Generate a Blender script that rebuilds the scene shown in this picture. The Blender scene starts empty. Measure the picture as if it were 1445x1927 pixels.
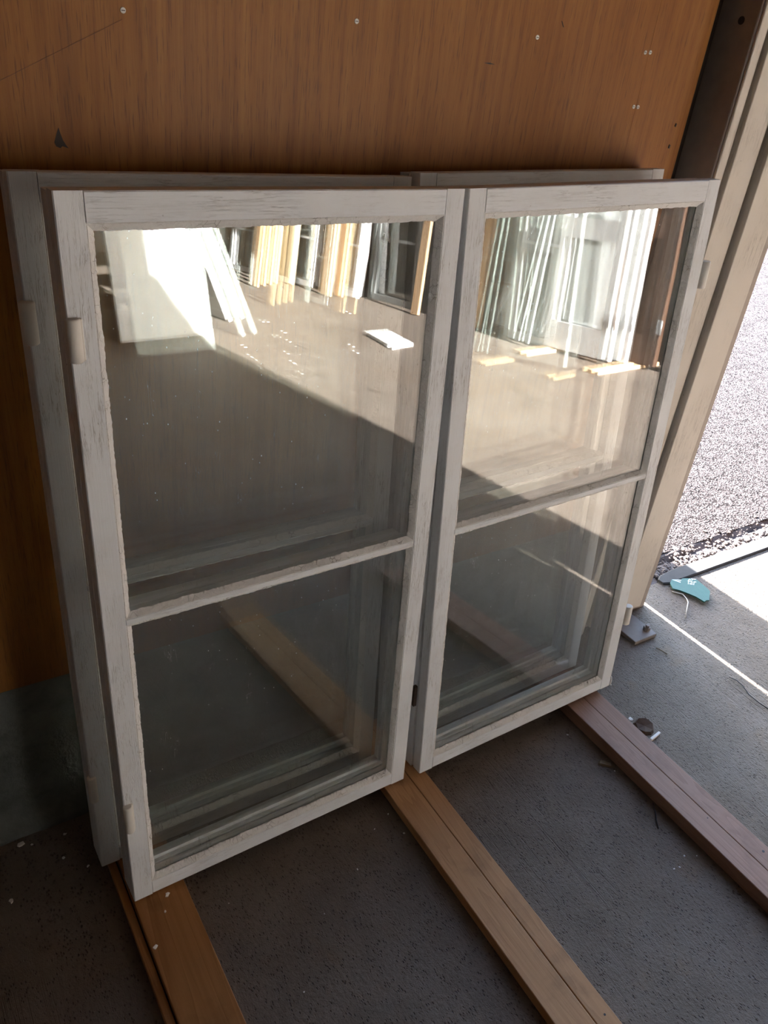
import bpy, bmesh, math, random
from mathutils import Matrix, Vector, noise

random.seed(7)
S = bpy.context.scene
COL = S.collection

# ------------------------------------------------------------------ camera
RC = [[0.844755, -0.524232, 0.107561], [-0.198242, -0.493238, -0.847005], [0.49708, 0.694188, -0.52059]]
cd = bpy.data.cameras.new('camera')
cd.sensor_fit = 'HORIZONTAL'
cd.sensor_width = 36.0
cd.lens = 1527.4 / 1445.0 * 36.0
cd.clip_start = 0.02
cam = bpy.data.objects.new('camera', cd)
COL.objects.link(cam)
cam.matrix_world = Matrix(((RC[0][0], -RC[1][0], -RC[2][0], 0.0),
                           (RC[0][1], -RC[1][1], -RC[2][1], 0.0),
                           (RC[0][2], -RC[1][2], -RC[2][2], 1.5),
                           (0, 0, 0, 1)))
S.camera = cam

# ------------------------------------------------------------------ light
SUN_EL = math.radians(25.0)
W = bpy.data.worlds.new('sky')
S.world = W
W.use_nodes = True
wn = W.node_tree
bg = wn.nodes['Background']
sky = wn.nodes.new('ShaderNodeTexSky')
sky.sky_type = 'NISHITA'
sky.sun_disc = False
sky.sun_elevation = SUN_EL
sky.sun_rotation = 0.0
sky.altitude = 50
wn.links.new(sky.outputs[0], bg.inputs[0])
bg.inputs[1].default_value = 0.9

sd = bpy.data.lights.new('sun', 'SUN')
sd.energy = 36.0
sd.angle = math.radians(0.6)
sd.color = (1.0, 0.98, 0.965)
sun = bpy.data.objects.new('sun', sd)
COL.objects.link(sun)
ddir = Vector((0.033 * math.cos(SUN_EL), -math.cos(SUN_EL), -math.sin(SUN_EL)))
sun.rotation_euler = ddir.to_track_quat('-Z', 'Y').to_euler()
sun.location = (3, 12, 6)

S.view_settings.view_transform = 'Standard'
S.view_settings.look = 'None'
S.view_settings.gamma = 1.0
S.view_settings.use_curve_mapping = False
S.view_settings.exposure = 1.45
cy = S.cycles
cy.max_bounces = 10
cy.diffuse_bounces = 5
cy.glossy_bounces = 4
cy.transparent_max_bounces = 36
cy.use_denoising = True


# ------------------------------------------------------------------ node helpers
class NT:
    def __init__(self, name):
        self.m = bpy.data.materials.new(name)
        self.m.use_nodes = True
        self.t = self.m.node_tree
        self.t.nodes.clear()
        self.out = self.t.nodes.new('ShaderNodeOutputMaterial')

    def n(self, typ, **kw):
        nd = self.t.nodes.new(typ)
        for k, v in kw.items():
            setattr(nd, k, v)
        return nd

    def l(self, a, b):
        self.t.links.new(a, b)

    def put(self, sock, v):
        if hasattr(v, 'is_output'):
            self.l(v, sock)
        else:
            sock.default_value = v

    def co(self, scale=(1, 1, 1), rot=(0, 0, 0), loc=(0, 0, 0), kind='Object'):
        tc = self.n('ShaderNodeTexCoord')
        mp = self.n('ShaderNodeMapping')
        mp.inputs['Scale'].default_value = scale
        mp.inputs['Rotation'].default_value = rot
        mp.inputs['Location'].default_value = loc
        self.l(tc.outputs[kind], mp.inputs[0])
        return mp.outputs[0]

    def noise(self, vec, scale, detail=4, rough=0.55, dist=0.0):
        nd = self.n('ShaderNodeTexNoise')
        self.l(vec, nd.inputs['Vector'])
        nd.inputs['Scale'].default_value = scale
        nd.inputs['Detail'].default_value = detail
        nd.inputs['Roughness'].default_value = rough
        nd.inputs['Distortion'].default_value = dist
        return nd.outputs[0]

    def voro(self, vec, scale, feature='F1', out='Distance', rnd=1.0):
        nd = self.n('ShaderNodeTexVoronoi', feature=feature)
        self.l(vec, nd.inputs['Vector'])
        nd.inputs['Scale'].default_value = scale
        nd.inputs['Randomness'].default_value = rnd
        return nd.outputs[out]

    def ramp(self, fac, stops, interp='LINEAR'):
        nd = self.n('ShaderNodeValToRGB')
        nd.color_ramp.interpolation = interp
        e = nd.color_ramp.elements
        while len(e) < len(stops):
            e.new(0.5)
        for i, (p, c) in enumerate(stops):
            e[i].position = p
            e[i].color = (c, c, c, 1) if not hasattr(c, '__len__') else (*c, 1)
        self.l(fac, nd.inputs[0])
        return nd.outputs[0]

    def mix(self, fac, a, b, mode='MIX'):
        nd = self.n('ShaderNodeMix', data_type='RGBA', blend_type=mode)
        self.put(nd.inputs[0], fac)
        for i, v in ((6, a), (7, b)):
            if hasattr(v, 'is_output'):
                self.l(v, nd.inputs[i])
            else:
                nd.inputs[i].default_value = (*v, 1)
        return nd.outputs[2]

    def math(self, op, a, b=0.0):
        nd = self.n('ShaderNodeMath', operation=op)
        self.put(nd.inputs[0], a)
        self.put(nd.inputs[1], b)
        return nd.outputs[0]

    def bump(self, h, strength, dist, nrm=None):
        nd = self.n('ShaderNodeBump')
        nd.inputs['Strength'].default_value = strength
        nd.inputs['Distance'].default_value = dist
        self.l(h, nd.inputs['Height'])
        if nrm:
            self.l(nrm, nd.inputs['Normal'])
        return nd.outputs[0]

    def bsdf(self, color, rough=0.5, normal=None, metal=0.0, spec=0.5):
        b = self.n('ShaderNodeBsdfPrincipled')
        if hasattr(color, 'is_output'):
            self.l(color, b.inputs['Base Color'])
        else:
            b.inputs['Base Color'].default_value = (*color, 1)
        self.put(b.inputs['Roughness'], rough)
        b.inputs['Metallic'].default_value = metal
        b.inputs['Specular IOR Level'].default_value = spec
        if normal:
            self.l(normal, b.inputs['Normal'])
        self.l(b.outputs[0], self.out.inputs[0])
        return self.m


def m_plain(name, c, rough=0.6, metal=0.0, var=0.15, scale=40):
    t = NT(name)
    v = t.co()
    nz = t.noise(v, scale, 5)
    col = t.mix(nz, tuple(x * (1 - var) for x in c), tuple(min(1, x * (1 + var)) for x in c))
    return t.bsdf(col, rough, t.bump(nz, 0.25, 0.002), metal)


def m_white_paint(name, axis, tint=(0.745, 0.78, 0.815), cracks=0.55):
    """old white oil paint over wood; cracks run along the member (axis = local x or z)"""
    t = NT(name)
    sc = (1, 1, 0.045) if axis == 'z' else (0.045, 1, 1)
    v = t.co(sc)
    v2 = t.co()
    fine = t.noise(v, 420, 3, 0.6)
    crk = t.noise(v, 170, 4, 0.65, 0.4)
    line = t.ramp(crk, [(0.475, 0.0), (0.497, 1.0), (0.503, 1.0), (0.525, 0.0)])
    where = t.ramp(t.noise(v2, 9, 3), [(0.42, 0.0), (0.62, 1.0)])
    cr = t.math('MULTIPLY', line, where)
    dirt = t.ramp(t.noise(v2, 26, 5, 0.65), [(0.52, 0.0), (0.85, 1.0)])
    col = t.mix(t.math('MULTIPLY', dirt, 0.35), tint, (0.60, 0.58, 0.55))
    spots = t.ramp(t.voro(v2, 55), [(0.05, 1.0), (0.075, 0.0)])
    some = t.ramp(t.noise(v2, 13, 2), [(0.60, 0.0), (0.64, 1.0)])
    col = t.mix(t.math('MULTIPLY', t.math('MULTIPLY', spots, some), 0.75), col, (0.16, 0.13, 0.11))
    col = t.mix(t.math('MULTIPLY', cr, cracks), col, (0.20, 0.17, 0.14))
    h = t.math('SUBTRACT', t.math('MULTIPLY', fine, 0.4), cr)
    return t.bsdf(col, 0.48, t.bump(h, 0.5, 0.0012))


def m_putty():
    t = NT('old_putty')
    v = t.co()
    n1 = t.noise(v, 130, 5, 0.6, 0.8)
    cell = t.voro(t.co((1, 1, 1)), 85, 'DISTANCE_TO_EDGE')
    crack = t.ramp(cell, [(0.0, 1.0), (0.035, 0.0)])
    where = t.ramp(t.noise(v, 30, 3), [(0.50, 0.0), (0.62, 1.0)])
    c = t.math('MULTIPLY', crack, where)
    col = t.mix(n1, (0.67, 0.675, 0.67), (0.80, 0.805, 0.80))
    flake = t.ramp(t.noise(v, 60, 5, 0.7), [(0.60, 0.0), (0.68, 1.0)])
    col = t.mix(t.math('MULTIPLY', flake, 0.35), col, (0.42, 0.38, 0.31))
    col = t.mix(t.math('MULTIPLY', c, 0.7), col, (0.10, 0.08, 0.06))
    return t.bsdf(col, 0.75, t.bump(t.math('SUBTRACT', n1, c), 0.7, 0.003))


def m_plywood():
    t = NT('varnished_plywood')
    big = t.noise(t.co((1, 1, 0.35)), 3.0, 4, 0.6)
    streak = t.noise(t.co((1, 1, 0.03)), 70, 5, 0.65)
    fine = t.noise(t.co((1, 1, 0.035)), 330, 4, 0.7)
    pores = t.ramp(t.noise(t.co((1, 1, 0.05)), 520, 2, 0.5), [(0.30, 1.0), (0.42, 0.0)])
    col = t.ramp(streak, [(0.28, (0.20, 0.068, 0.008)), (0.5, (0.345, 0.137, 0.020)), (0.75, (0.46, 0.20, 0.036))])
    col = t.mix(t.math('MULTIPLY', fine, 0.5), col, (0.26, 0.092, 0.012), 'MIX')
    col = t.mix(t.ramp(big, [(0.35, 0.0), (0.75, 0.55)]), col, (0.20, 0.064, 0.010))
    col = t.mix(t.math('MULTIPLY', pores, 0.55), col, (0.09, 0.03, 0.01))
    # shade painted into the foot of the sheets, a band with wavy outline
    sep = t.n('ShaderNodeSeparateXYZ')
    t.l(t.co(), sep.inputs[0])
    wob = t.math('ADD', sep.outputs[2], t.math('MULTIPLY', t.noise(t.co(), 5, 5, 0.6), -0.16))
    foot = t.ramp(wob, [(0.26, 0.65), (0.36, 0.45), (0.50, 0.25), (0.68, 0.0)])
    col = t.mix(foot, col, (0.075, 0.026, 0.010))
    return t.bsdf(col, t.ramp(big, [(0.3, 0.42), (0.8, 0.6)]), t.bump(fine, 0.25, 0.001), 0, 0.35)


def m_wood(name, dark, light, axis='y', rough=0.6, knots=True, ring=9.0):
    t = NT(name)
    sc = {'y': (1, 0.07, 1), 'z': (1, 1, 0.07), 'x': (0.07, 1, 1)}[axis]
    v = t.co(sc)
    warp = t.noise(v, ring, 3, 0.5, 0.6)
    w = t.math('FRACT', t.math('MULTIPLY', warp, 9.0))
    rings = t.ramp(w, [(0.0, 0.0), (0.75, 0.55), (0.95, 1.0), (1.0, 0.0)])
    grain = t.noise(t.co(tuple(a if a != 0.07 else 0.03 for a in sc)), 300, 4, 0.7)
    col = t.mix(t.math('ADD', t.math('MULTIPLY', rings, 0.5), t.math('MULTIPLY', grain, 0.5)), light, dark)
    blot = t.ramp(t.noise(t.co(), 16, 4), [(0.55, 0.0), (0.8, 0.5)])
    col = t.mix(blot, col, tuple(x * 0.55 for x in dark))
    if knots:
        k = t.ramp(t.voro(t.co((1, 0.5, 1) if axis == 'y' else (1, 1, 0.5)), 7.0), [(0.03, 1.0), (0.075, 0.0)])
        col = t.mix(t.math('MULTIPLY', k, 0.7), col, tuple(x * 0.25 for x in dark))
    return t.bsdf(col, rough, t.bump(grain, 0.3, 0.001), 0, 0.3)


def m_concrete():
    t = NT('floor_concrete')
    v = t.co()
    big = t.noise(v, 1.3, 5, 0.6)
    mid = t.noise(v, 9, 5, 0.65)
    fine = t.noise(v, 120, 6, 0.7)
    tro = t.noise(t.co((1, 0.45, 1), rot=(0, 0, 0.5)), 130, 6, 0.68, 0.4)
    scr = t.noise(t.co((1, 0.018, 1), rot=(0, 0, -0.05)), 60, 2, 0.5)
    line = t.ramp(scr, [(0.485, 0.0), (0.5, 1.0), (0.515, 0.0)])
    lw = t.ramp(t.noise(v, 2.2, 3), [(0.5, 0.0), (0.65, 1.0)])
    lines = t.math('MULTIPLY', line, lw)
    pits = t.ramp(t.voro(t.co((1, 0.6, 1), rot=(0, 0, 0.5)), 190), [(0.14, 1.0), (0.34, 0.0)])
    pw = t.ramp(t.noise(v, 38, 3), [(0.44, 0.0), (0.58, 1.0)])
    pit = t.math('MULTIPLY', pits, pw)
    col = t.ramp(mid, [(0.25, (0.16, 0.116, 0.082)), (0.55, (0.22, 0.17, 0.132)), (0.85, (0.28, 0.23, 0.19))])
    col = t.mix(t.ramp(big, [(0.4, 0.0), (0.75, 0.55)]), col, (0.27, 0.235, 0.203))
    rust = t.ramp(t.noise(v, 6.5, 4, 0.6), [(0.60, 0.0), (0.78, 0.55)])
    col = t.mix(rust, col, (0.27, 0.17, 0.09))
    col = t.mix(t.math('MULTIPLY', fine, 0.45), col, (0.10, 0.09, 0.08))
    col = t.mix(t.math('MULTIPLY', pit, 0.55), col, (0.06, 0.052, 0.045))
    h = t.math('ADD', t.math('MULTIPLY', tro, 0.55), t.math('MULTIPLY', fine, 0.6))
    h = t.math('SUBTRACT', h, t.math('ADD', t.math('MULTIPLY', pit, 0.8), t.math('MULTIPLY', lines, 0.7)))
    return t.bsdf(col, 0.72, t.bump(h, 1.0, 0.010), 0, 0.3)


def m_plinth():
    t = NT('plinth_concrete')
    v = t.co()
    n1 = t.noise(v, 14, 6, 0.65)
    col = t.ramp(n1, [(0.3, (0.05, 0.055, 0.048)), (0.7, (0.12, 0.127, 0.115))])
    return t.bsdf(col, 0.85, t.bump(t.noise(v, 60, 6, 0.7), 0.5, 0.006))


def m_asphalt():
    t = NT('worn_asphalt')
    v = t.co()
    st = t.voro(v, 140, 'F1', 'Color')
    sx = t.n('ShaderNodeSeparateXYZ')
    t.l(st, sx.inputs[0])
    d = t.voro(v, 140)
    edge = t.ramp(d, [(0.28, 0.0), (0.62, 1.0)])
    n1 = t.noise(v, 60, 5, 0.7)
    col = t.ramp(sx.outputs[0], [(0.0, (0.035, 0.03, 0.03)), (0.5, (0.12, 0.10, 0.102)), (1.0, (0.30, 0.25, 0.252))])
    col = t.mix(edge, col, (0.010, 0.008, 0.008))
    col = t.mix(t.ramp(n1, [(0.45, 0.0), (0.75, 0.6)]), col, (0.17, 0.14, 0.14))
    wv = t.n('ShaderNodeVectorMath', operation='ADD')
    nz = t.n('ShaderNodeTexNoise')
    t.l(v, nz.inputs['Vector'])
    nz.inputs['Scale'].default_value = 4.0
    nz.inputs['Detail'].default_value = 5
    t.l(v, wv.inputs[0])
    t.l(nz.outputs['Color'], wv.inputs[1])
    crk = t.voro(wv.outputs[0], 2.6, 'DISTANCE_TO_EDGE')
    c = t.ramp(crk, [(0.0, 1.0), (0.018, 0.0)])
    col = t.mix(t.math('MULTIPLY', c, 0.85), col, (0.03, 0.025, 0.025))
    h = t.math('SUBTRACT', t.math('SUBTRACT', t.math('MULTIPLY', n1, 0.6), t.math('MULTIPLY', edge, 0.8)), c)
    return t.bsdf(col, 0.95, t.bump(h, 0.8, 0.010), 0, 0.05)


def m_glass(dusty=True):
    t = NT('old_window_glass' if dusty else 'clear_window_glass')
    geo = t.n('ShaderNodeNewGeometry')
    ior = t.math('ADD', t.math('MULTIPLY', geo.outputs['Backfacing'], 1 / 1.66 - 1.66), 1.66)
    wav = None if not dusty else t.bump(t.noise(t.co(), 4.0, 2, 0.4), 0.03, 0.005)
    fr = t.n('ShaderNodeFresnel')
    t.l(ior, fr.inputs['IOR'])
    gl = t.n('ShaderNodeBsdfGlossy')
    gl.inputs['Roughness'].default_value = 0.0
    gl.inputs['Color'].default_value = (1, 1, 1, 1)
    if wav:
        t.l(wav, gl.inputs['Normal'])
    tr = t.n('ShaderNodeBsdfTransparent')
    tr.inputs['Color'].default_value = (0.952, 0.965, 0.956, 1)
    mx = t.n('ShaderNodeMixShader')
    t.l(fr.outputs[0], mx.inputs[0])
    t.l(tr.outputs[0], mx.inputs[1])
    t.l(gl.outputs[0], mx.inputs[2])
    if not dusty:
        t.l(mx.outputs[0], t.out.inputs[0])
        return t.m
    # thin dust film, specks and short scratches
    v = t.co()
    film = t.math('MULTIPLY', t.noise(v, 6, 5, 0.65), 0.030)
    sp = t.ramp(t.voro(t.co((1, 1, 0.6), rot=(0, 0.5, 0)), 75), [(0.045, 1.0), (0.075, 0.0)])
    spw = t.ramp(t.noise(v, 40, 2), [(0.53, 0.0), (0.57, 1.0)])
    scn = t.noise(t.co((1, 1, 0.09), rot=(0, 0.7, 0)), 160, 2, 0.4)
    scl = t.ramp(scn, [(0.488, 0.0), (0.5, 1.0), (0.512, 0.0)])
    scw = t.ramp(t.noise(t.co((1, 1, 0.5), rot=(0, 0.7, 0)), 26, 2), [(0.62, 0.0), (0.68, 1.0)])
    dd = t.math('ADD', t.math('MULTIPLY', t.math('MULTIPLY', sp, spw), 0.65), t.math('MULTIPLY', t.math('MULTIPLY', scl, scw), 0.42))
    df = t.n('ShaderNodeBsdfDiffuse')
    df.inputs['Color'].default_value = (0.75, 0.72, 0.68, 1)
    m2 = t.n('ShaderNodeMixShader')
    t.l(t.math('ADD', film, dd), m2.inputs[0])
    t.l(mx.outputs[0], m2.inputs[1])
    t.l(df.outputs[0], m2.inputs[2])
    t.l(m2.outputs[0], t.out.inputs[0])
    return t.m


M = {}
M['paint_v'] = m_white_paint('white_paint_upright', 'z')
M['paint_h'] = m_white_paint('white_paint_level', 'x', cracks=0.3)
M['paint_grey'] = m_white_paint('aged_paint_edges', 'x', (0.62, 0.58, 0.53), 0.6)
M['putty'] = m_putty()
M['glass'] = m_glass()
M['clear'] = m_glass(False)
M['plywood'] = m_plywood()
M['concrete'] = m_concrete()
M['plinth'] = m_plinth()
M['asphalt'] = m_asphalt()
M['oak'] = m_wood('oak_board', (0.27, 0.110, 0.030), (0.48, 0.235, 0.08), 'y', 0.45, False, 16)
M['pine'] = m_wood('tan_board', (0.36, 0.18, 0.075), (0.56, 0.315, 0.15), 'y', 0.6, True, 24)
M['pinkwood'] = m_wood('pinkish_board', (0.23, 0.125, 0.085), (0.36, 0.215, 0.155), 'y', 0.65, True, 26)
M['rawpine_z'] = m_wood('raw_pine', (0.50, 0.30, 0.15), (0.72, 0.50, 0.30), 'z', 0.6, True, 7)
M['rawpine_x'] = m_wood('raw_pine_level', (0.45, 0.29, 0.16), (0.68, 0.48, 0.30), 'x', 0.6, True, 7)
M['brownwood'] = m_wood('brown_stained_wood', (0.050, 0.026, 0.016), (0.095, 0.052, 0.032), 'z', 0.45, False, 8)
M['postgrey'] = m_plain('grey_painted_steel', (0.36, 0.31, 0.27), 0.55, 0, 0.2)
M['postwhite'] = m_white_paint('weathered_post_paint', 'z', (0.64, 0.59, 0.52), 0.5)
M['darkwood'] = m_plain('dark_timber', (0.09, 0.07, 0.055), 0.8, 0, 0.3, 12)
M['wallgrey'] = m_plain('grey_plaster', (0.20, 0.19, 0.18), 0.9, 0, 0.15, 6)
M['steel'] = m_plain('zinc_steel', (0.45, 0.46, 0.47), 0.4, 0.8)
M['rust'] = m_plain('rusty_iron', (0.07, 0.045, 0.032), 0.6, 0.3, 0.5, 120)
M['plate'] = m_plain('dusty_base_plate', (0.24, 0.20, 0.18), 0.7, 0, 0.25)
M['lug'] = m_plain('lug_paint', (0.74, 0.72, 0.67), 0.5, 0, 0.08, 60)
M['chip'] = m_plain('white_flake', (0.80, 0.78, 0.74), 0.7, 0, 0.05)
M['strip'] = m_plain('worn_threshold', (0.055, 0.052, 0.051), 0.9, 0, 0.3, 30)
M['green'] = m_plain('green_plastic', (0.004, 0.078, 0.05), 0.6, 0, 0.15, 60)
M['letter'] = m_plain('white_lettering', (0.66, 0.72, 0.72), 0.5, 0, 0.03)
M['wire'] = m_plain('pale_wire', (0.62, 0.58, 0.52), 0.6, 0, 0.1)
M['darkwire'] = m_plain('dark_wire', (0.035, 0.03, 0.03), 0.6, 0, 0.2)
M['stain'] = m_plain('dark_resin', (0.035, 0.018, 0.010), 0.6, 0, 0.3)
M['scratch'] = m_plain('shallow_scratch', (0.20, 0.075, 0.022), 0.6, 0, 0.2)
M['groove'] = m_plain('dark_groove', (0.05, 0.025, 0.012), 0.8, 0, 0.2)
M['whitedoor'] = m_plain('white_door_paint', (0.62, 0.62, 0.61), 0.45, 0, 0.04, 20)
M['greydoor'] = m_plain('grey_door_paint', (0.20, 0.205, 0.20), 0.5, 0, 0.06, 20)
M['greendoor'] = m_plain('pale_green_paint', (0.36, 0.39, 0.375), 0.5, 0, 0.06, 20)
M['foam'] = m_plain('white_foam', (0.82, 0.82, 0.82), 0.6, 0, 0.04)
M['gravel'] = m_plain('crumbled_grit', (0.11, 0.085, 0.078), 0.9, 0, 0.45, 90)
M['leaf'] = m_plain('dry_leaf', (0.20, 0.15, 0.09), 0.8, 0, 0.3)
M['core'] = m_plain('broken_brick', (0.07, 0.038, 0.02), 0.85, 0, 0.5, 60)


# ------------------------------------------------------------------ mesh helpers
def link(name, me, mat, parent=None):
    o = bpy.data.objects.new(name, me)
    if mat:
        me.materials.append(mat)
    COL.objects.link(o)
    if parent is not None:
        o.parent = parent
    return o


def finish(name, bm, mat, parent=None, smooth=False):
    me = bpy.data.meshes.new(name)
    bmesh.ops.recalc_face_normals(bm, faces=bm.faces)
    bm.to_mesh(me)
    bm.free()
    if smooth:
        for p in me.polygons:
            p.use_smooth = True
    return link(name, me, mat, parent)


def add_box(bm, x0, x1, y0, y1, z0, z1, bev=0.0, seg=1):
    r = bmesh.ops.create_cube(bm, size=1.0)
    vs = r['verts']
    for v in vs:
        v.co = Vector((x0 + (v.co.x + .5) * (x1 - x0), y0 + (v.co.y + .5) * (y1 - y0), z0 + (v.co.z + .5) * (z1 - z0)))
    if bev > 0:
        es = list({e for v in vs for e in v.link_edges})
        bmesh.ops.bevel(bm, geom=es, offset=bev, segments=seg, profile=0.5, affect='EDGES')


def box(name, x0, x1, y0, y1, z0, z1, mat, parent=None, bev=0.0, seg=1):
    bm = bmesh.new()
    add_box(bm, x0, x1, y0, y1, z0, z1, bev, seg)
    return finish(name, bm, mat, parent)


def prism(name, prof, fn, mat, parent=None):
    """profile polygon extruded: fn(p, end) -> 3D for end 0 / 1"""
    bm = bmesh.new()
    a = [bm.verts.new(fn(p, 0)) for p in prof]
    b = [bm.verts.new(fn(p, 1)) for p in prof]
    n = len(prof)
    for i in range(n):
        bm.faces.new((a[i], a[(i + 1) % n], b[(i + 1) % n], b[i]))
    bm.faces.new(a)
    bm.faces.new(b[::-1])
    return finish(name, bm, mat, parent)


def cyl(name, p0, p1, r, mat, parent=None, n=14, smooth=True, bev=0.0):
    bm = bmesh.new()
    p0, p1 = Vector(p0), Vector(p1)
    d = (p1 - p0)
    q = d.to_track_quat('Z', 'Y')
    prof = [(0, r * 0.0 + 0.0)]
    rings = [(0, r - bev), (bev, r), (d.length - bev, r), (d.length, r - bev)] if bev else [(0, r), (d.length, r)]
    vs = []
    for h, rr in rings:
        vs.append([bm.verts.new(p0 + q @ Vector((rr * math.cos(2 * math.pi * k / n), rr * math.sin(2 * math.pi * k / n), h))) for k in range(n)])
    for a, b in zip(vs, vs[1:]):
        for k in range(n):
            bm.faces.new((a[k], a[(k + 1) % n], b[(k + 1) % n], b[k]))
    bm.faces.new(vs[0][::-1])
    bm.faces.new(vs[-1])
    o = finish(name, bm, mat, parent)
    if smooth:
        for p in o.data.polygons:
            p.use_smooth = len(p.vertices) == 4
    return o


def tube(name, pts, r, mat, parent=None, n=6):
    bm = bmesh.new()
    pts = [Vector(p) for p in pts]
    rings = []
    for i, p in enumerate(pts):
        d = (pts[min(i + 1, len(pts) - 1)] - pts[max(i - 1, 0)]).normalized()
        q = d.to_track_quat('Z', 'Y')
        rings.append([bm.verts.new(p + q @ Vector((r * math.cos(2 * math.pi * k / n), r * math.sin(2 * math.pi * k / n), 0))) for k in range(n)])
    for a, b in zip(rings, rings[1:]):
        for k in range(n):
            bm.faces.new((a[k], a[(k + 1) % n], b[(k + 1) % n], b[k]))
    bm.faces.new(rings[0][::-1])
    bm.faces.new(rings[-1])
    return finish(name, bm, mat, parent, True)


def slab(name, pts, z0, z1, mat, parent=None):
    """flat plate with polygon outline (x,y)"""
    bm = bmesh.new()
    a = [bm.verts.new((x, y, z0)) for x, y in pts]
    b = [bm.verts.new((x, y, z1)) for x, y in pts]
    n = len(pts)
    for i in range(n):
        bm.faces.new((a[i], a[(i + 1) % n], b[(i + 1) % n], b[i]))
    bm.faces.new(a[::-1])
    bm.faces.new(b)
    return finish(name, bm, mat, parent)


def tag(o, label=None, cat=None, group=None, kind=None):
    if label:
        o['label'] = label
    if cat:
        o['category'] = cat
    if group:
        o['group'] = group
    if kind:
        o['kind'] = kind
    return o


def empty(name, mw=None, loc=None):
    o = bpy.data.objects.new(name, None)
    o.empty_display_size = 0.1
    COL.objects.link(o)
    if mw is not None:
        o.matrix_world = mw
    if loc is not None:
        o.location = loc
    return o


def struct(o):
    o['kind'] = 'structure'
    return o


# ------------------------------------------------------------------ the shed
WY = 1.255          # face of the plywood wall
XR = 4.85           # right wall
XL, YB, ZC = -3.2, -9.6, 4.7
OPEN_L, OPEN_R, OPEN_T = 1.912, XR, 4.45

floor = struct(box('floor', XL, XR, YB, 1.275, -0.25, 0.0, M['concrete']))
tag(floor, 'rough grey brown concrete floor with trowel marks', 'floor')
ceiling = struct(box('ceiling', XL - .2, XR + .2, YB - .2, 1.45, ZC, ZC + .15, M['darkwood']))
tag(ceiling, 'dark timber ceiling of the shed', 'ceiling')
wall_left = struct(box('wall_left', XL - .15, XL, YB, 1.40, 0, ZC, M['wallgrey']))
tag(wall_left, 'grey plaster wall at the dim end', 'wall')
wall_rear = struct(box('wall_rear', XL - .15, XR + .15, YB - .15, YB, 0, ZC, M['wallgrey']))
tag(wall_rear, 'grey plaster wall far across the shed', 'wall')
wall_right = struct(box('wall_right', XR, XR + .15, YB, 1.40, 0, ZC, M['brownwood']))
tag(wall_right, 'brown boarded wall behind the leaning doors', 'wall')

wall_front = struct(box('wall_front', XL, 1.60, 1.285, 1.40, 0.0, ZC, M['darkwood']))
tag(wall_front, 'varnished plywood wall above a concrete plinth', 'wall')
box('plywood_panel', -1.06, 1.3845, WY, WY + .014, 0.353, 2.80, M['plywood'], wall_front)
box('plywood_panel', 1.3862, 1.548, WY + .001, WY + .015, 0.353, 2.80, M['plywood'], wall_front)
box('plywood_panel', XL, -1.0615, WY, WY + .014, 0.353, 2.80, M['plywood'], wall_front)
box('plywood_panel', XL, 1.548, WY, WY + .014, 2.803, ZC, M['plywood'], wall_front)


def plinth():
    bm = bmesh.new()
    prof = [(1.258, 0.352), (1.256, 0.20), (1.253, 0.08), (1.240, 0.035), (1.205, 0.0)]
    nx = 160
    rows = []
    for i in range(nx + 1):
        x = XL + (1.59 - XL) * i / nx
        row = []
        for j in range(18):
            f = j / 17 * (len(prof) - 1)
            k = min(int(f), len(prof) - 2)
            a = f - k
            y = prof[k][0] * (1 - a) + prof[k + 1][0] * a
            z = prof[k][1] * (1 - a) + prof[k + 1][1] * a
            d = noise.noise(Vector((x * 14, z * 22, 3.1))) * 0.006 + noise.noise(Vector((x * 45, z * 50, 1.3))) * 0.003
            amt = 0.25 + (1.0 if z < 0.09 else 0.0)
            row.append(bm.verts.new((x, min(y - d * amt, 1.26), max(z, 0.0))))
        row.append(bm.verts.new((x, 1.284, 0.0)))
        row.insert(0, bm.verts.new((x, 1.284, 0.352)))
        rows.append(row)
    for a, b in zip(rows, rows[1:]):
        for j in range(len(a) - 1):
            bm.faces.new((a[j], b[j], b[j + 1], a[j + 1]))
    return finish('concrete_plinth', bm, M['plinth'], wall_front, True)


plinth()
for (x, z) in [(0.374, 1.466), (0.731, 1.485), (1.097, 1.493), (1.374, 1.490), (1.3875, 1.491), (1.378, 1.396), (1.3905, 1.396)]:
    s = cyl('screw_head', (x, WY - .0012, z), (x, WY + .003, z), 0.0036, M['lug'], wall_front, 12)
    box('slot', x - .0024, x + .0024, WY - .0016, WY - .0010, z - .0005, z + .0005, M['rust'], s)


def wall_patch(name, pts, mat, d=0.0008):
    bm = bmesh.new()
    a = [bm.verts.new((x, WY - d, z)) for x, z in pts]
    b = [bm.verts.new((x, WY + .001, z)) for x, z in pts]
    n = len(pts)
    for i in range(n):
        bm.faces.new((a[i], b[i], b[(i + 1) % n], a[(i + 1) % n]))
    bm.faces.new(a)
    return finish(name, bm, mat, wall_front)


wall_patch('stain', [(0.278, 1.321), (0.2745, 1.312), (0.271, 1.302), (0.273, 1.297), (0.278, 1.295), (0.281, 1.2975), (0.289, 1.295), (0.286, 1.299), (0.2825, 1.305), (0.280, 1.313)], M['stain'])
wall_patch('scratch', [(1.146, 1.522), (1.1475, 1.522), (1.1540, 1.513), (1.1525, 1.513)], M['stain'])
wall_patch('scratch', [(0.988, 1.4465), (1.000, 1.4475), (1.013, 1.4455), (1.000, 1.4450)], M['stain'])
wall_patch('scratch', [(1.516, 1.371), (1.5185, 1.370), (1.5175, 1.364), (1.5150, 1.365)], M['stain'])
wall_patch('scratch', [(1.513, 1.330), (1.5165, 1.329), (1.5155, 1.322), (1.5125, 1.323)], M['stain'])
wall_patch('scratch', [(0.205, 1.3707), (0.205, 1.3702), (0.372, 1.4550), (0.372, 1.4555)], M['scratch'])

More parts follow.
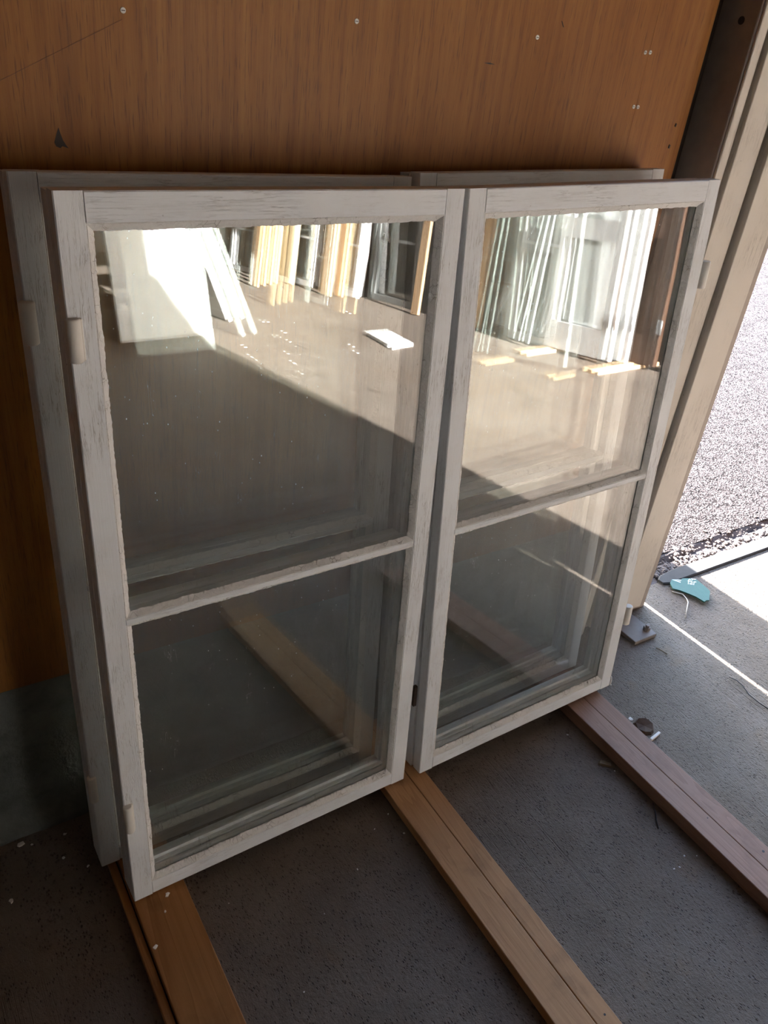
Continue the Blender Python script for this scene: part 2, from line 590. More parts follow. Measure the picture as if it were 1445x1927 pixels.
lintel = struct(box('trim_1', 1.60, XR, 1.255, 1.40, OPEN_T, ZC, M['darkwood']))
tag(lintel, 'dark timber lintel above the big doorway', 'lintel')

# door post: grey steel column, two painted boards, core behind, base plate with bolt
post = struct(empty('trim_2', loc=(1.6, 1.2, 0)))
tag(post, 'door post of a grey column and two weathered white boards', 'post')


def pbox(name, x0, x1, y0, y1, z0, z1, mat, bev=0.0, seg=1):
    return box(name, x0 - 1.6, x1 - 1.6, y0 - 1.2, y1 - 1.2, z0, z1, mat, post, bev, seg)


colm = pbox('steel_column', 1.595, 1.628, 1.190, 1.35, 0.0, OPEN_T, M['postgrey'], 0.005, 3)
cyl('bolt_hole', (-0.0056, 0.029, 1.564), (-0.0035, 0.029, 1.564), 0.0075, M['darkwire'], post, 16)
pbox('cover_strip', 1.5985, 1.6245, 1.1835, 1.1905, 0.0, OPEN_T, M['postwhite'], 0.003, 2)
pbox('jamb_core', 1.6285, OPEN_L, 1.207, 1.36, 0.0, OPEN_T, M['postgrey'])
pbox('white_board', 1.633, 1.7095, 1.175, 1.206, 0.03, OPEN_T, M['postwhite'], 0.002, 2)
pbox('white_board', 1.722, 1.822, 1.160, 1.206, 0.062, OPEN_T, M['postwhite'], 0.002, 2)
bp = pbox('base_plate', 1.735, 1.828, 1.080, 1.206, 0.0005, 0.013, M['plate'], 0.0015)
nut = cyl('bolt_nut', (0.212, -0.092, 0.013), (0.212, -0.092, 0.024), 0.0105, M['plate'], bp, 6, False)
cyl('bolt_end', (0.212, -0.092, 0.024), (0.212, -0.092, 0.031), 0.006, M['plate'], bp, 12)

# barn door leaf, swung outwards on the post
A0, A1 = Vector((1.924, 1.375, 0)), Vector((2.160, 2.45, 0))
ex = (A1 - A0).normalized()
ey = Vector((-ex.y, ex.x, 0))
door_1 = struct(empty('door_1', Matrix(((ex.x, ey.x, 0, A0.x), (ex.y, ey.y, 0, A0.y), (0, 0, 1, 0.02), (0, 0, 0, 1)))))
tag(door_1, 'tall boarded barn door swung open outside', 'door')
L = (A1 - A0).length
nb = 8
for i in range(nb):
    box('door_board', L * i / nb + .0008, L * (i + 1) / nb - .0008, -0.028, 0.0, 0, 2.90, M['darkwood'], door_1)
for z in (0.3, 1.45, 2.6):
    box('door_ledge', 0.17, L - .06, 0.0003, 0.030, z - .07, z + .07, M['darkwood'], door_1, 0.003)

pbox('gap_blocker', 1.9125, 1.9375, 1.3605, 1.3665, 0.46, 2.92, M['postgrey'])  # added out of view over the hinge gap, to shorten the floor light streak

# threshold strip, crumbled edge and yard
bm = bmesh.new()
xs = [2.062, 2.085, 2.12] + [2.16 + i * 0.2 for i in range(14)]
lo = [1.258, 1.250, 1.249]
hi = [1.283, 1.296, 1.300]
A = []
for i, x in enumerate(xs):
    y0 = lo[i] if i < 3 else 1.249
    y1 = hi[i] if i < 3 else 1.305
    x = min(x, 4.84)
    A.append([bm.verts.new(p) for p in ((x, y0, -.02), (x, y0, .004), (x, y0 + .004, .008), (x, y1 - .004, .008), (x, y1, .004), (x, y1, -.02))])
for a, b in zip(A, A[1:]):
    for j in range(6):
        bm.faces.new((a[j], b[j], b[(j + 1) % 6], a[(j + 1) % 6]))
bm.faces.new(A[0])
bm.faces.new(A[-1][::-1])
thr = struct(finish('trim_3', bm, M['strip']))
tag(thr, 'worn grey threshold strip across the doorway', 'threshold')


def yard():
    bm = bmesh.new()
    xs = [1.55 + 0.03 * i for i in range(90)]
    ys = [1.276 + 0.012 * i for i in range(14)]
    ed = lambda x: 1.372 + 0.012 * noise.noise(Vector((x * 3, 0, 0))) + 0.02 * max(0, x - 2.3)
    V = []
    for x in xs:
        V.append([bm.verts.new((x, y, -0.012 + 0.008 * noise.noise(Vector((x * 16, y * 16, 5))) + 0.004 * noise.noise(Vector((x * 60, y * 60, 2))) - (0.028 * max(0, 1 - abs(y - ed(x)) / .014)))) for y in ys])
    for a, b in zip(V, V[1:]):
        for j in range(len(ys) - 1):
            bm.faces.new((a[j], b[j], b[j + 1], a[j + 1]))
    o = struct(finish('trim_4', bm, M['gravel'], None, True))
    tag(o, 'crumbled gritty ground along the threshold', 'ground')
    g = struct(box('ground', -12, 25, 1.40, 40, -0.30, -0.008, M['asphalt']))
    tag(g, 'sunlit worn asphalt yard outside the doorway', 'ground')
    b2 = struct(box('trim_5', -12, 25, 1.276, 1.40, -0.30, -0.045, M['gravel']))
    tag(b2, 'grit bed below the threshold', 'ground')


yard()


def pebbles():
    bm = bmesh.new()
    rnd = random.Random(3)
    for i in range(1500):
        x = 1.95 + rnd.random() * 1.6
        y = 1.30 + abs(rnd.gauss(0, 0.045))
        if y > 1.5:
            continue
        r = 0.0022 + rnd.random() ** 3 * 0.008
        m = bmesh.ops.create_icosphere(bm, subdivisions=1, radius=r)
        sc = Vector((rnd.uniform(.7, 1.4), rnd.uniform(.7, 1.4), rnd.uniform(.4, .8)))
        for v in m['verts']:
            v.co = Vector((v.co.x * sc.x, v.co.y * sc.y, v.co.z * sc.z)) + Vector((x, y, -.008 if y < 1.40 else -.006)) + Vector((rnd.uniform(-1, 1), rnd.uniform(-1, 1), 0)) * r * .2
    o = finish('grit', bm, M['gravel'])
    tag(o, 'loose stone grit scattered beyond the threshold strip', 'grit', None, 'stuff')


pebbles()

# ------------------------------------------------------------------ bearers on the floor
T12, T3 = 0.024, 0.0352


def hole(e, x, y, z, rr=.0022):
    cyl('nail_hole', (x - e.location.x, y - e.location.y, z - .001), (x - e.location.x, y - e.location.y, z + .0004), rr, M['darkwire'], e, 10)


def bearer(name, x, y0, y1, pieces, mat, label, group):
    e = empty(name, loc=(x, (y0 + y1) / 2, 0))
    h = (y1 - y0) / 2
    for nm, a, b, z0, z1, mt in pieces:
        box(nm, a - x, b - x, -h, h, z0, z1, mt, e, 0.0018, 2)
    tag(e, label, 'board', group)
    return e


G = 'bearer boards laid on the floor'
bearer('oak_board', .26, .10, 1.14, [('board', .2165, .3155, .0005, T12, M['oak']), ('tongue', .199, .2135, .0005, .016, M['oak']), ('groove', .2125, .2175, .0005, .009, M['groove'])], None,
       'wide orange oak board with a grooved edge under the windows', G)
sb1 = bearer('split_board', .84, .15, 1.15, [('batten', .786, .8525, .0005, T12, M['pine']), ('batten', .8540, .896, .0005, T12 - .0006, M['pine'])], None,
       'tan board of two battens under the gap between the windows', G)
sb2 = bearer('split_board', 1.405, .15, 1.15, [('batten', 1.346, 1.4035, .0005, T3, M['pinkwood']), ('batten', 1.4050, 1.457, .0005, T3 - .0006, M['pinkwood'])], None,
       'pinkish brown board of two battens nearest the doorway', G)
hole(sb1, .878, .358, T12 - .0006)
hole(sb2, 1.438, .432, T3 - .0006, .003)
hole(sb2, 1.395, .55, T3, .0014)

# ------------------------------------------------------------------ the sash windows
WW, HH = 0.6188, 1.2568
OS = 0.0355    # outer flat of the stiles
TR = 0.0372    # top rail
BR = 0.0325    # bottom rail
LIP = 0.0440
DF = 0.028     # depth of outer sash
MV = 0.628     # glazing bar height


def wave(seed, i, amp):
    return amp * (0.8 * noise.noise(Vector((i * 0.19, seed * 3.7, 0))) + 0.8 * noise.noise(Vector((i * 0.83, seed * 1.1, 7))))


def putty_strip(parent, p0, p1, inward, w, seed, rag=0.0014, n=None):
    """bevelled putty bead from p0 to p1 (u,v); inward = unit (u,v) towards the glass"""
    bm = bmesh.new()
    p0, p1, inw = Vector(p0), Vector(p1), Vector(inward)
    Ln = (p1 - p0).length
    n = n or max(16, int(Ln / 0.0035))
    R = []
    for i in range(n + 1):
        f = i / n
        c = p0.lerp(p1, f)
        a = wave(seed, i, rag * .5)
        b = wave(seed + 9, i, rag)
        m = wave(seed + 4, i, rag * .5)
        pts = [(c + inw * (a * .3 - .0006), 0.0012), (c + inw * (w * .15 + a), 0.0004 + abs(m) * .4), (c + inw * (w * .6 + m), 0.0052 + m), (c + inw * (w + b), 0.0094), (c + inw * (w + b), 0.0101), (c + inw * (-.0006), 0.0101)]
        R.append([bm.verts.new((q.x, d, q.y)) for q, d in pts])
    for A_, B_ in zip(R, R[1:]):
        for j in range(6):
            bm.faces.new((A_[j], B_[j], B_[(j + 1) % 6], A_[(j + 1) % 6]))
    bm.faces.new(R[0])
    bm.faces.new(R[-1][::-1])
    return finish('putty', bm, M['putty'], parent, False)


def chamf(prof_w, lip, d, flip=1):
    """L-profile (inward, depth): outer flat prof_w, rebate, lip behind the glass"""
    c = 0.0016
    return [(0, c), (c, 0), (prof_w - c * .4, 0), (prof_w, c * .4), (prof_w, .0140), (lip, .0140), (lip, d - c), (lip - c, d), (c, d), (0, d - c)]


def sash_window(mw, label, group, seed, lugs, inner_shift=0.0):
    e = empty('sash_window', mw)
    tag(e, label, 'window', group)
    g = 0.0009
    # outer sash
    pf = chamf(OS, LIP, DF)
    a = prism('stile', pf, lambda p, k: (p[0], p[1], k * HH), M['paint_v'], e)
    b = prism('stile', pf, lambda p, k: (WW - p[0], p[1], k * HH), M['paint_v'], e)
    x0, x1 = OS + g, WW - OS - g
    top = prism('top_rail', chamf(TR, LIP + .002, DF), lambda p, k: (x0 + k * (x1 - x0), p[1], HH - p[0] - .0003), M['paint_h'], e)
    bot = prism('bottom_rail', chamf(BR, LIP - .003, DF), lambda p, k: (x0 + k * (x1 - x0), p[1], p[0] + .0003), M['paint_h'], e)
    bar = prism('glazing_bar', [(-.0055, .0012), (-.0045, 0), (.0045, 0), (.0055, .0012), (.0065, .014), (.0095, .0145), (.0095, DF), (-.0095, DF), (-.0095, .0145), (-.0065, .014)],
                lambda p, k: (OS + .001 + k * (WW - 2 * OS - .002), p[1], MV + p[0]), M['paint_h'], e)
    q0, q1 = MV - .0055, MV + .0055
    ptop = HH - TR
    putty_strip(a, (OS, BR), (OS, q0), (1, 0), .0105, seed + 1)
    putty_strip(a, (OS, q1), (OS, ptop), (1, 0), .0105, seed + 2)
    putty_strip(b, (WW - OS, BR), (WW - OS, q0), (-1, 0), .0105, seed + 3)
    putty_strip(b, (WW - OS, q1), (WW - OS, ptop), (-1, 0), .0105, seed + 4)
    putty_strip(top, (OS, ptop), (WW - OS, ptop), (0, -1), .0112, seed + 5, .0013)
    putty_strip(bot, (OS, BR), (WW - OS, BR), (0, 1), .0100, seed + 6, .0036)
    putty_strip(bar, (OS, q1), (WW - OS, q1), (0, 1), .0085, seed + 7, .0022)
    putty_strip(bar, (OS, q0), (WW - OS, q0), (0, -1), .0090, seed + 8, .0015)
    u0, u1 = OS + .003, WW - OS - .003
    box('pane', u0, u1, .0104, .0134, MV + .007, HH - TR - .003, M['glass'], e)
    box('pane', u0, u1, .0104, .0134, BR + .003, MV - .007, M['glass'], e)
    # inner sash coupled behind
    s = inner_shift
    N0, N1 = DF + .0015, 0.058
    pi = [(0, N0 + .001), (.001, N0), (.041, N0), (.042, N0 + .001), (.042, N0 + .009), (.0485, N0 + .0105), (.0485, N0 + .019), (.046, N1), (.001, N1), (0, N1 - .001)]
    prism('inner_stile', pi, lambda p, k: (s + p[0], p[1], k * (HH - .004) + .001), M['paint_v'], e)
    prism('inner_stile', pi, lambda p, k: (WW + s - p[0], p[1], k * (HH - .004) + .001), M['paint_v'], e)
    prism('inner_rail', pi, lambda p, k: (s + .0425 + k * (WW - .085), p[1], HH - .003 - p[0]), M['paint_h'], e)
    prism('inner_rail', pi, lambda p, k: (s + .0425 + k * (WW - .085), p[1], .001 + p[0]), M['paint_h'], e)
    box('inner_glazing_bar', s + .0455, WW + s - .0455, N0 + .001, N1 - .002, MV - .009, MV + .009, M['paint_h'], e, .0015)
    box('inner_pane', s + .046, WW + s - .046, N0 + .0125, N0 + .0155, MV + .007, HH - .049, M['clear'], e)
    box('inner_pane', s + .046, WW + s - .046, N0 + .0125, N0 + .0155, .047, MV - .007, M['clear'], e)
    # hinge lugs
    for (u, n, v0, v1, r, du) in lugs:
        k = cyl('hinge_lug', (u, n, v0), (u, n, v1), r, M['lug'], e, 16, True, .002)
        box('hinge_leaf', min(u, u + du), max(u, u + du), n - r * .25 + .002, n + r * .45 + .002, v0 + .001, v1 - .001, M['lug'], k, .001)
    return e


def win_matrix(x, y, le, ro, ya, zb=0.03):
    exx = Vector((math.cos(ya), math.sin(ya), 0))
    eyy = Vector((-math.sin(ya), math.cos(ya), 0))
    ez = Vector((0, 0, 1))
    up = math.cos(le) * ez + math.sin(le) * eyy
    nn = math.cos(le) * eyy - math.sin(le) * ez
    ux = math.cos(ro) * exx - math.sin(ro) * up
    uy = math.cos(ro) * up + math.sin(ro) * exx
    return Matrix(((ux.x, nn.x, uy.x, x), (ux.y, nn.y, uy.y, y), (ux.z, nn.z, uy.z, zb), (0, 0, 0, 1)))


GW = 'old white sash windows leaning on the plywood wall'
wfl = sash_window(win_matrix(0.2177, 0.94637, 0.07989, 0.00164, 0.02142),
                  'white two-pane sash window, in front, standing on the orange oak board', GW, 11,
                  [(.006, -.004, 1.050, 1.107, .0095, .012), (.006, -.004, .190, .252, .0085, .010)])
wfr = sash_window(win_matrix(0.87575, 0.95441, 0.08492, -0.02416, 0.00881),
                  'white two-pane sash window, in front, nearest the door post', GW, 31,
                  [(WW + .0125, .004, 1.047, 1.102, .0108, -.018), (WW + .0125, .004, .195, .250, .0108, -.018)], -.004)
box('rusty_hinge', -.0125, -.0042, .0260, .0340, .185, .240, M['rust'], wfr, .0006)
tube('paint_drip', [(WW - .002, -.0012, .030), (WW + .0005, -.0016, .018), (WW - .001, -.002, .006), (WW + .003, -.002, .0008)], .0022, M['lug'], wfr)
wbl = sash_window(win_matrix(0.18504, 1.0461, 0.09633, 0.00515, 0.00558),
                  'white sash window behind, its left edge past the front window', GW, 51,
                  [(.002, -.002, 1.036, 1.095, .0110, .010), (.003, .002, .172, .232, .0085, .010)])
wbr = sash_window(win_matrix(0.84983, 1.04247, 0.10586, -0.01522, 0.02899, .0335),
                  'white sash window behind, against the bright end of the plywood', GW, 71, [])


# ------------------------------------------------------------------ stock stored across the shed
def lean_right(xb, yn, th, zb=0.0, thick=0.05):
    ux = Vector((0, -1, 0))
    uy = Vector((math.sin(th), 0, math.cos(th)))
    nn = Vector((math.cos(th), 0, -math.sin(th)))
    z = zb + thick * math.sin(th) + .001
    return Matrix(((ux.x, nn.x, uy.x, xb), (ux.y, nn.y, uy.y, yn), (ux.z, nn.z, uy.z, z), (0, 0, 0, 1)))


def panel_door(mw, w, h, t, mat, label, group, hinge=True, glass=False):
    e = empty('door_leaf', mw)
    tag(e, label, 'door', group)
    s = 0.11
    box('stile', 0, s, 0, t, 0, h, mat, e, .002)
    box('stile', w - s, w, 0, t, 0, h, mat, e, .002)
    zs = [(0, .2), (h * .42, h * .42 + .14), (h - .13, h)]
    for z0, z1 in zs:
        box('rail', s, w - s, 0.0005, t - .0005, z0, z1, mat, e)
    for (a, b) in ((zs[0][1], zs[1][0]), (zs[1][1], zs[2][0])):
        if glass:
            box('pane', s, w - s, t * .5 - .002, t * .5 + .002, a, b, M['clear'], e)
        else:
            box('panel', s, w - s, t * .3, t * .7, a, b, mat, e)
    if hinge:
        for z in (0.22, h - .3):
            k = box('hinge_plate', .0, .035, -.002, .0, z, z + .10, M['steel'], e)
            cyl('knuckle', (-.006, -.003, z), (-.006, -.003, z + .10), .006, M['steel'], k, 8)
    return e


def light_sash(mw, w, h, t, mat, label, group, bars=1):
    e = empty('stored_sash', mw)
    tag(e, label, 'window', group)
    s = .05
    box('stile', 0, s, 0, t, 0, h, mat, e, .0015)
    box('stile', w - s, w, 0, t, 0, h, mat, e, .0015)
    box('rail', s, w - s, .0005, t - .0005, 0, .055, mat, e)
    box('rail', s, w - s, .0005, t - .0005, h - .055, h, mat, e)
    for i in range(bars):
        z = h * (i + 1) / (bars + 1)
        box('glazing_bar', s, w - s, .002, t - .002, z - .011, z + .011, mat, e)
    zz = [.055] + [h * (i + 1) / (bars + 1) for i in range(bars)] + [h - .055]
    for a, b in zip(zz, zz[1:]):
        box('pane', s, w - s, t * .5 - .0015, t * .5 + .0015, a + .011, b - .011, M['clear'], e)
    return e


def plank(mw, w, h, t, mat, label, group):
    bm = bmesh.new()
    add_box(bm, 0, w, 0, t, 0, h, .002)
    o = finish('plank', bm, mat)
    o.matrix_world = mw
    tag(o, label, 'plank', group)
    return o


def th_for(xb, h, rest=XR - .004):
    return math.asin(max(0.02, min(.6, (rest - xb) / h)))


GD = 'doors and sashes stored along the brown wall'
GP = 'raw pine planks stored along the brown wall'
# bearers along x
bear2 = []
for (x0, x1, y, z) in [(4.20, 4.82, -1.62, .028), (4.17, 4.82, -2.30, .028)]:
    o = box('floor_batten', x0, x1, y - .045, y + .045, .0005, z, M['rawpine_x'], None, .0015)
    bear2.append(o)
tag(bear2[0], 'raw pine batten on the floor under the white doors, nearest the brown door', 'batten', 'floor battens by the brown wall')
tag(bear2[1], 'raw pine batten on the floor at the foot of the grey door', 'batten', 'floor battens by the brown wall')

# [kind, x bottom, y near edge, width, height, thickness, material, base z, extra]
panel_door(lean_right(4.66, -0.34, th_for(4.66 + .045, 2.0), 0, .04), 1.08, 2.0, .04, M['brownwood'], 'dark brown panel door leaning by the doorway', GD)
panel_door(lean_right(4.62, -1.47, th_for(4.62 + .045, 2.0), .029, .04), .52, 2.0, .04, M['brownwood'], 'brown panel door leaning behind the white doors', GD)
panel_door(lean_right(4.545, -1.66, th_for(4.62 + .045, 2.0), .029, .04), .70, 1.96, .04, M['whitedoor'], 'white panel door leaning on the brown door', GD)
panel_door(lean_right(4.47, -1.74, th_for(4.62 + .045, 2.0), .029, .04), .66, 1.90, .04, M['whitedoor'], 'white glazed door in front of the stack on the batten', GD, True, True)
panel_door(lean_right(4.60, -2.02, th_for(4.60 + .045, 1.9), .0, .04), .70, 1.9, .04, M['greydoor'], 'grey panel door between the white doors and a dark sash', GD)
light_sash(lean_right(4.535, -2.42, th_for(4.60 + .045, 1.9), .0, .04), .46, 1.5, .04, M['whitedoor'], 'white one-bar sash leaning on the grey door', GD)
light_sash(lean_right(4.58, -2.80, th_for(4.58 + .045, 1.9), .0, .04), .44, 1.6, .04, M['brownwood'], 'dark brown three-bar sash beside the raw pine plank', GD, 3)
mb = lean_right(4.47, -2.42, th_for(4.60 + .045, 1.9), 0.018, .02)
for i, (u, a) in enumerate(((.30, -.20), (.24, -.13), (.10, -.07))):
    plank(mb @ Matrix.Translation((u, -.026 * i, 0.0)) @ Matrix.Rotation(a, 4, 'Y'), .035, 1.5, .02, M['greendoor'],
          ['steeply slanting pale batten across the white one-bar sash', 'slanting pale batten across the white one-bar sash, middle of three', 'nearly upright pale batten before the white one-bar sash'][i], 'pale battens leaning before the grey door')
plank(lean_right(4.56, -3.28, th_for(4.56 + .03, 2.2), 0, .03), .11, 2.2, .03, M['rawpine_z'], 'raw pine plank leaning between the grey door and dark sashes', GP)
mw = lean_right(4.40, -3.72, th_for(4.42 + .03, 2.0), 0, .03)
plank(mw @ Matrix.Rotation(0.06, 4, 'Y'), .10, 1.9, .03, M['rawpine_z'], 'raw pine plank standing askew in front of dark sashes', GP)
light_sash(lean_right(4.62, -3.86, th_for(4.62 + .045, 1.8), 0, .04), .80, 1.8, .04, M['brownwood'], 'dark brown framed sash behind the askew plank', GD, 0)
light_sash(lean_right(4.55, -3.98, th_for(4.62 + .045, 1.8), 0, .04), .70, 1.7, .04, M['greydoor'], 'grey framed sash leaning on a dark brown one', GD, 2)
k = 0
rows = [(4.50, -4.80, 'w'), (4.40, -4.72, 'w'), (4.32, -4.86, 'p'), (4.24, -4.95, 'p'),
        (4.60, -5.30, 'g'), (4.52, -5.42, 'p'), (4.44, -5.55, 'w'), (4.36, -5.50, 'w'),
        (4.28, -5.80, 'g'), (4.16, -5.95, 'p'), (4.06, -5.90, 'p'), (3.96, -5.85, 'p'), (3.86, -5.80, 'p'),
        (4.50, -6.40, 'w'), (4.38, -6.55, 'g'), (4.26, -6.70, 'w'), (4.50, -7.30, 'p'), (4.36, -7.40, 'w'), (4.22, -7.55, 'w')]
labs = ['white sash next beyond the dark sashes, against the brown wall', 'white sash next beyond the dark sashes, leaning on another white one',
        'raw pine plank leaning on the white sashes beyond the dark ones, inner of two', 'raw pine plank leaning on the white sashes beyond the dark ones, outer of two',
        'pale green sash against the brown wall between two groups of pine planks', 'raw pine plank between a pale green and a white sash',
        'white sash leaning on the lone pine plank', 'white sash outermost before the lone pine plank',
        'pale green sash behind a row of four pine planks', 'raw pine plank, first of four, on the pale green sash', 'raw pine plank, second of four, on the pale green sash',
        'raw pine plank, third of four, on the pale green sash', 'raw pine plank, outermost of four, on the pale green sash',
        'white sash against the brown wall past the row of four planks', 'pale green sash between two white ones past the four planks', 'white sash outermost past the row of four planks',
        'raw pine plank against the brown wall in the farthest stack', 'white sash in the farthest stack, leaning on a plank', 'white sash outermost in the farthest stack']
for i, (x, y, kd) in enumerate(rows):
    th = 0.14 + (4.62 - x) * 0.05
    if kd == 'p':
        plank(lean_right(x, y, th, 0, .03), .14 + .04 * (i % 2), 1.75 + .05 * (i % 4), .03, M['rawpine_z'], labs[i], 'raw pine planks among the far sashes')
    else:
        light_sash(lean_right(x, y, th, 0, .045), .60, 1.4 + .06 * (i % 3), .045, M['whitedoor'] if kd == 'w' else M['greendoor'], labs[i],
                   'white sashes in the far stacks' if kd == 'w' else 'green sashes in the far stacks', 1 + i % 2)

# rack in the middle of the shed with a sash in front and doors at its side
rack = empty('timber_rack', loc=(2.05, -4.75, 0))
tag(rack, 'dark timber rack standing in the middle of the shed', 'rack')
for x in (-.40, .20):
    for y in (-.55, .55):
        box('upright', x - .035, x + .035, y - .035, y + .035, 0, 2.2, M['darkwood'], rack, .003)
for z in (.25, 1.2, 2.1):
    for y in (-.55, .55):
        box('cross_rail', -.365, .165, y - .02, y + .02, z - .05, z + .05, M['darkwood'], rack)
    for x in (-.40, .20):
        box('side_rail', x - .02, x + .02, -.515, .515, z - .05, z + .05, M['darkwood'], rack)


def lean_back(x, y, th, t):
    ux = Vector((1, 0, 0))
    uy = Vector((0, -math.sin(th), math.cos(th)))
    nn = uy.cross(ux)
    return Matrix(((ux.x, nn.x, uy.x, x), (ux.y, nn.y, uy.y, y), (ux.z, nn.z, uy.z, t * math.sin(th) + .001), (0, 0, 0, 1)))


def lean_left(x, y, th, t):
    ux = Vector((0, 1, 0))
    uy = Vector((-math.sin(th), 0, math.cos(th)))
    nn = uy.cross(ux)
    return Matrix(((ux.x, nn.x, uy.x, x), (ux.y, nn.y, uy.y, y), (ux.z, nn.z, uy.z, t * math.sin(th) + .001), (0, 0, 0, 1)))


panel_door(lean_back(1.78, -3.84, .17, .045), .62, 1.75, .045, M['whitedoor'], 'white panel door leaning on the end of the dark rack', 'white doors around the rack', False)
for i, (x, y, h) in enumerate([(2.86, -4.98, 1.75), (3.00, -5.04, 1.85)]):
    panel_door(lean_left(x, y, .33, .04), .74, h, .04, M['whitedoor'], ['white door leaning at the side of the rack, inner of two', 'white door leaning at the side of the rack, outer of two'][i], 'white doors around the rack', False)

# white foam slab lying on the sunny floor
bm = bmesh.new()
pts = [(3.53, -3.20), (3.41, -2.70), (3.62, -2.72), (3.73, -3.16)]
fo = slab('foam_slab', pts[::-1], .0005, .028, M['foam'])
tag(fo, 'white foam slab lying on the sunlit concrete floor', 'slab')


# ------------------------------------------------------------------ litter
def flake(x, y, z, r, seed, label, group):
    rnd = random.Random(seed)
    n = 7
    pts = []
    for k in range(n):
        a = 2 * math.pi * k / n
        rr = r * rnd.uniform(.55, 1.15)
        pts.append((rr * math.cos(a), rr * math.sin(a) * rnd.uniform(.6, 1.0)))
    bm = bmesh.new()
    h = r * .32
    a = [bm.verts.new((px, py, 0)) for px, py in pts]
    b = [bm.verts.new((px * .9, py * .9, h * rnd.uniform(.6, 1.2))) for px, py in pts]
    for i in range(n):
        bm.faces.new((a[i], a[(i + 1) % n], b[(i + 1) % n], b[i]))
    bm.faces.new(a[::-1])
    c = bm.verts.new((0, 0, h * 1.1))
    for i in range(n):
        bm.faces.new((b[i], b[(i + 1) % n], c))
    o = finish('paint_flake', bm, M['chip'])
    o.location = (x, y, z + .0003)
    o.rotation_euler = (0, 0, rnd.random() * 6)
    tag(o, label, 'flake', group)


sd_ = 0
for x, y, r in [(.081, 1.180, .0035), (.144, 1.175, .004), (.128, 1.122, .0045), (.165, 1.081, .004), (.022, 1.073, .0055)]:
    sd_ += 1
    flake(x, y, 0, r, sd_, 'small white paint flake on the dark floor by the plinth', 'flakes by the plinth')
flake(.061, 1.190, 0, .0085, 60, 'big white paint flake on the floor at the foot of the plinth', 'flakes by the plinth')
for x, y, r in [(.768, .912, .003), (.772, .854, .004), (.721, .893, .0025), (.639, .826, .003), (.431, .66, .002), (.379, .879, .0018), (.533, .773, .0018)]:
    sd_ += 1
    flake(x, y, 0, r, sd_, 'tiny white paint flake on the floor between oak and tan boards', 'flakes between oak and tan boards')
for x, y, r in [(1.304, .906, .0035), (1.329, .765, .003), (1.249, .509, .0025), (1.264, .506, .003), (1.296, .52, .0028), (1.322, .507, .0022)]:
    sd_ += 1
    flake(x, y, 0, r, sd_, 'tiny white paint flake on the floor left of the pinkish board', 'flakes beside the pinkish board')
for x, y, r in [(.228, .985, .006), (.277, .936, .0055), (.224, .848, .006), (.262, .905, .003)]:
    sd_ += 1
    flake(x, y, T12, r, sd_, 'white paint flake lying on the orange oak board', 'flakes on the oak board')
for x, y in [(3.021, -3.616), (2.894, -3.305), (3.077, -4.111), (3.106, -4.08), (2.523, -3.306), (2.426, -3.013), (2.694, -2.972), (3.936, -4.092), (3.135, -2.739), (3.221, -2.93), (2.594, -2.699)]:
    sd_ += 1
    flake(x, y, 0, .014, sd_, 'white paint flake on the sunlit floor near the foam slab', 'flakes on the sunlit floor')

flake(1.497, .872, 0, .008, 91, 'curled white paint flake beside the broken brown chunk', 'flakes near the chunk')
# torn green sign by the threshold
sg = [(2.077, 1.246), (2.068, 1.232), (2.061, 1.22), (2.076, 1.203), (2.088, 1.181), (2.099, 1.156), (2.103, 1.126), (2.116, 1.128), (2.125, 1.124), (2.17, 1.157), (2.174, 1.172), (2.18, 1.215), (2.181, 1.224), (2.163, 1.236), (2.139, 1.246), (2.128, 1.244), (2.099, 1.258)]
cx, cyy = 2.12, 1.19
sign = slab('sign_fragment', [(x - cx, y - cyy) for x, y in sg], 0, .004, M['green'])
sign.location = (cx, cyy, .009)
tag(sign, 'torn green plastic sign piece lying by the threshold strip', 'sign')
for pts in ([(2.098, 1.2565), (2.125, 1.2425), (2.123, 1.2375)], [(2.098, 1.2565), (2.0985, 1.2525), (2.111, 1.2312), (2.1165, 1.2345)], [(2.1655, 1.2325), (2.1785, 1.2245), (2.1765, 1.2205), (2.164, 1.2285)]):
    slab('white_print', [(x - cx, y - cyy) for x, y in pts], .0038, .0046, M['letter'], sign)
fc = bpy.data.curves.new('sign_text', 'FONT')
fc.body = 'fär'
fc.size = 0.034
fc.extrude = 0.0003
to = bpy.data.objects.new('sign_text', fc)
COL.objects.link(to)
bpy.context.view_layer.update()
dg = bpy.context.evaluated_depsgraph_get()
me = bpy.data.meshes.new_from_object(to.evaluated_get(dg))
bpy.data.objects.remove(to)
me.materials.clear()
txt = link('lettering', me, M['letter'], sign)
# reading direction: along +x of the floor turned a little; letters stand away from the camera
du = Vector((0.030, -0.022, 0)).normalized()
dv = Vector((0.024, 0.018, 0)).normalized()
wtx = max(v.co.x for v in me.vertices)
htx = max(v.co.y for v in me.vertices)
org = Vector((2.127 - cx, 1.216 - cyy, .0044))
for v in me.vertices:
    p = org + du * (v.co.x / wtx * .029) + dv * (v.co.y / htx * .034) + Vector((0, 0, v.co.z))
    v.co = p

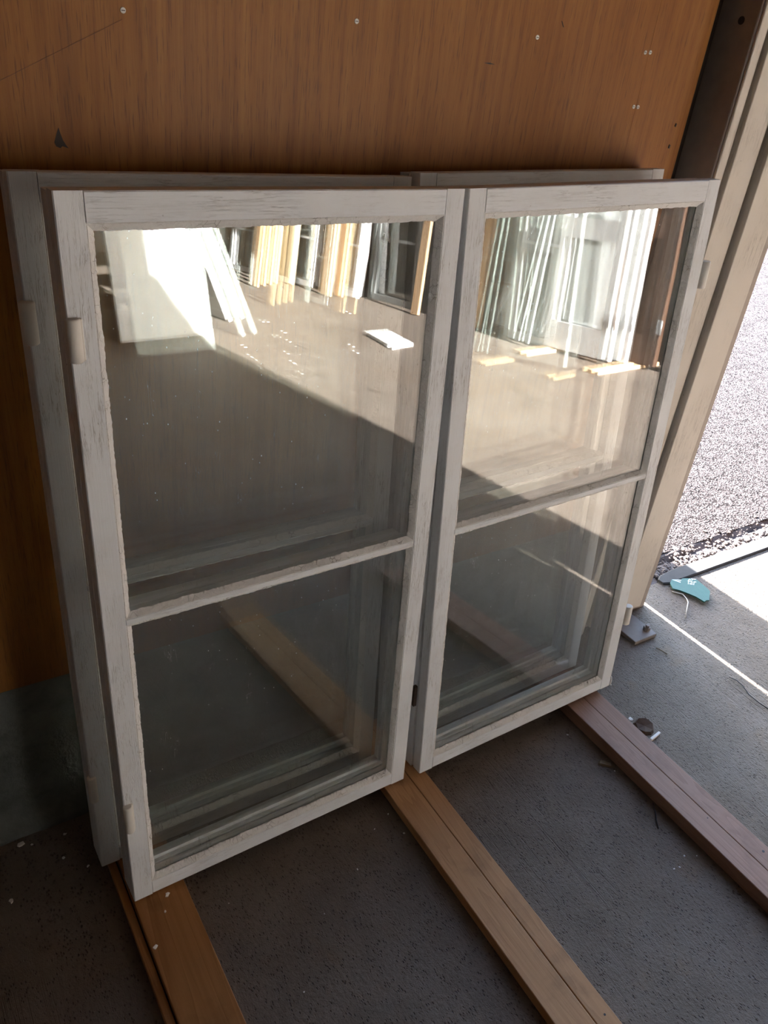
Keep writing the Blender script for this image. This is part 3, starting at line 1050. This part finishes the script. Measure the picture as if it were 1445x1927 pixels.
o = tube('pale_wire', [(2.057, 1.217, .004), (2.077, 1.19, .006), (2.070, 1.167, .005), (2.055, 1.150, .008), (2.035, 1.136, .006), (1.992, 1.104, .002)], .0017, M['wire'])
tag(o, 'short pale wire poking out from under the green sign', 'wire')
o = tube('dark_wire', [(1.888, .859, .003), (1.893, .838, .006), (1.893, .815, .004), (1.880, .785, .003), (1.876, .75, .005), (1.883, .724, .002)], .0014, M['darkwire'])
tag(o, 'thin dark bent wire on the grey floor beside the light streak', 'wire')
o = tube('twig', [(1.340, .652, .002), (1.322, .628, .004), (1.310, .615, .003), (1.297, .597, .002)], .0016, M['darkwire'])
tag(o, 'dark twig on the floor left of the pinkish board', 'twig')
o = tube('twig', [(1.787, 1.043, .002), (1.791, 1.026, .004), (1.796, 1.008, .002)], .0014, M['leaf'])
tag(o, 'small brown twig on the floor before the base plate', 'twig')


def lump(name, pts, h, mat, label, cat, seed):
    bm = bmesh.new()
    rnd = random.Random(seed)
    cxx = sum(p[0] for p in pts) / len(pts)
    cy2 = sum(p[1] for p in pts) / len(pts)
    a = [bm.verts.new((x - cxx, y - cy2, 0)) for x, y in pts]
    b = [bm.verts.new(((x - cxx) * .8, (y - cy2) * .8, h * rnd.uniform(.4, 1.1))) for x, y in pts]
    c = bm.verts.new((0, 0, h * .55))
    n = len(pts)
    for i in range(n):
        bm.faces.new((a[i], a[(i + 1) % n], b[(i + 1) % n], b[i]))
        bm.faces.new((b[i], b[(i + 1) % n], c))
    bm.faces.new(a[::-1])
    o = finish(name, bm, mat)
    o.location = (cxx, cy2, .0004)
    tag(o, label, cat)
    return o


lump('broken_chunk', [(1.490, .857), (1.478, .835), (1.486, .813), (1.505, .806), (1.519, .810), (1.538, .828), (1.528, .851), (1.508, .862)], .014, M['core'], 'broken brown chunk on the floor against the pinkish board', 'debris', 4)
o = box('splinter', -.021, .021, -.0035, .0035, 0, .007, M['chip'], None, .001)
o.location = (1.508, .797, .0005)
o.rotation_euler = (0, 0, .15)
tag(o, 'pale splinter of painted wood beside the broken chunk', 'splinter')
lump('dry_leaf', [(1.305, .800), (1.318, .786), (1.330, .774), (1.334, .782), (1.328, .796), (1.314, .806)], .006, M['leaf'], 'small dry leaf on the floor left of the pinkish board', 'leaf', 5)
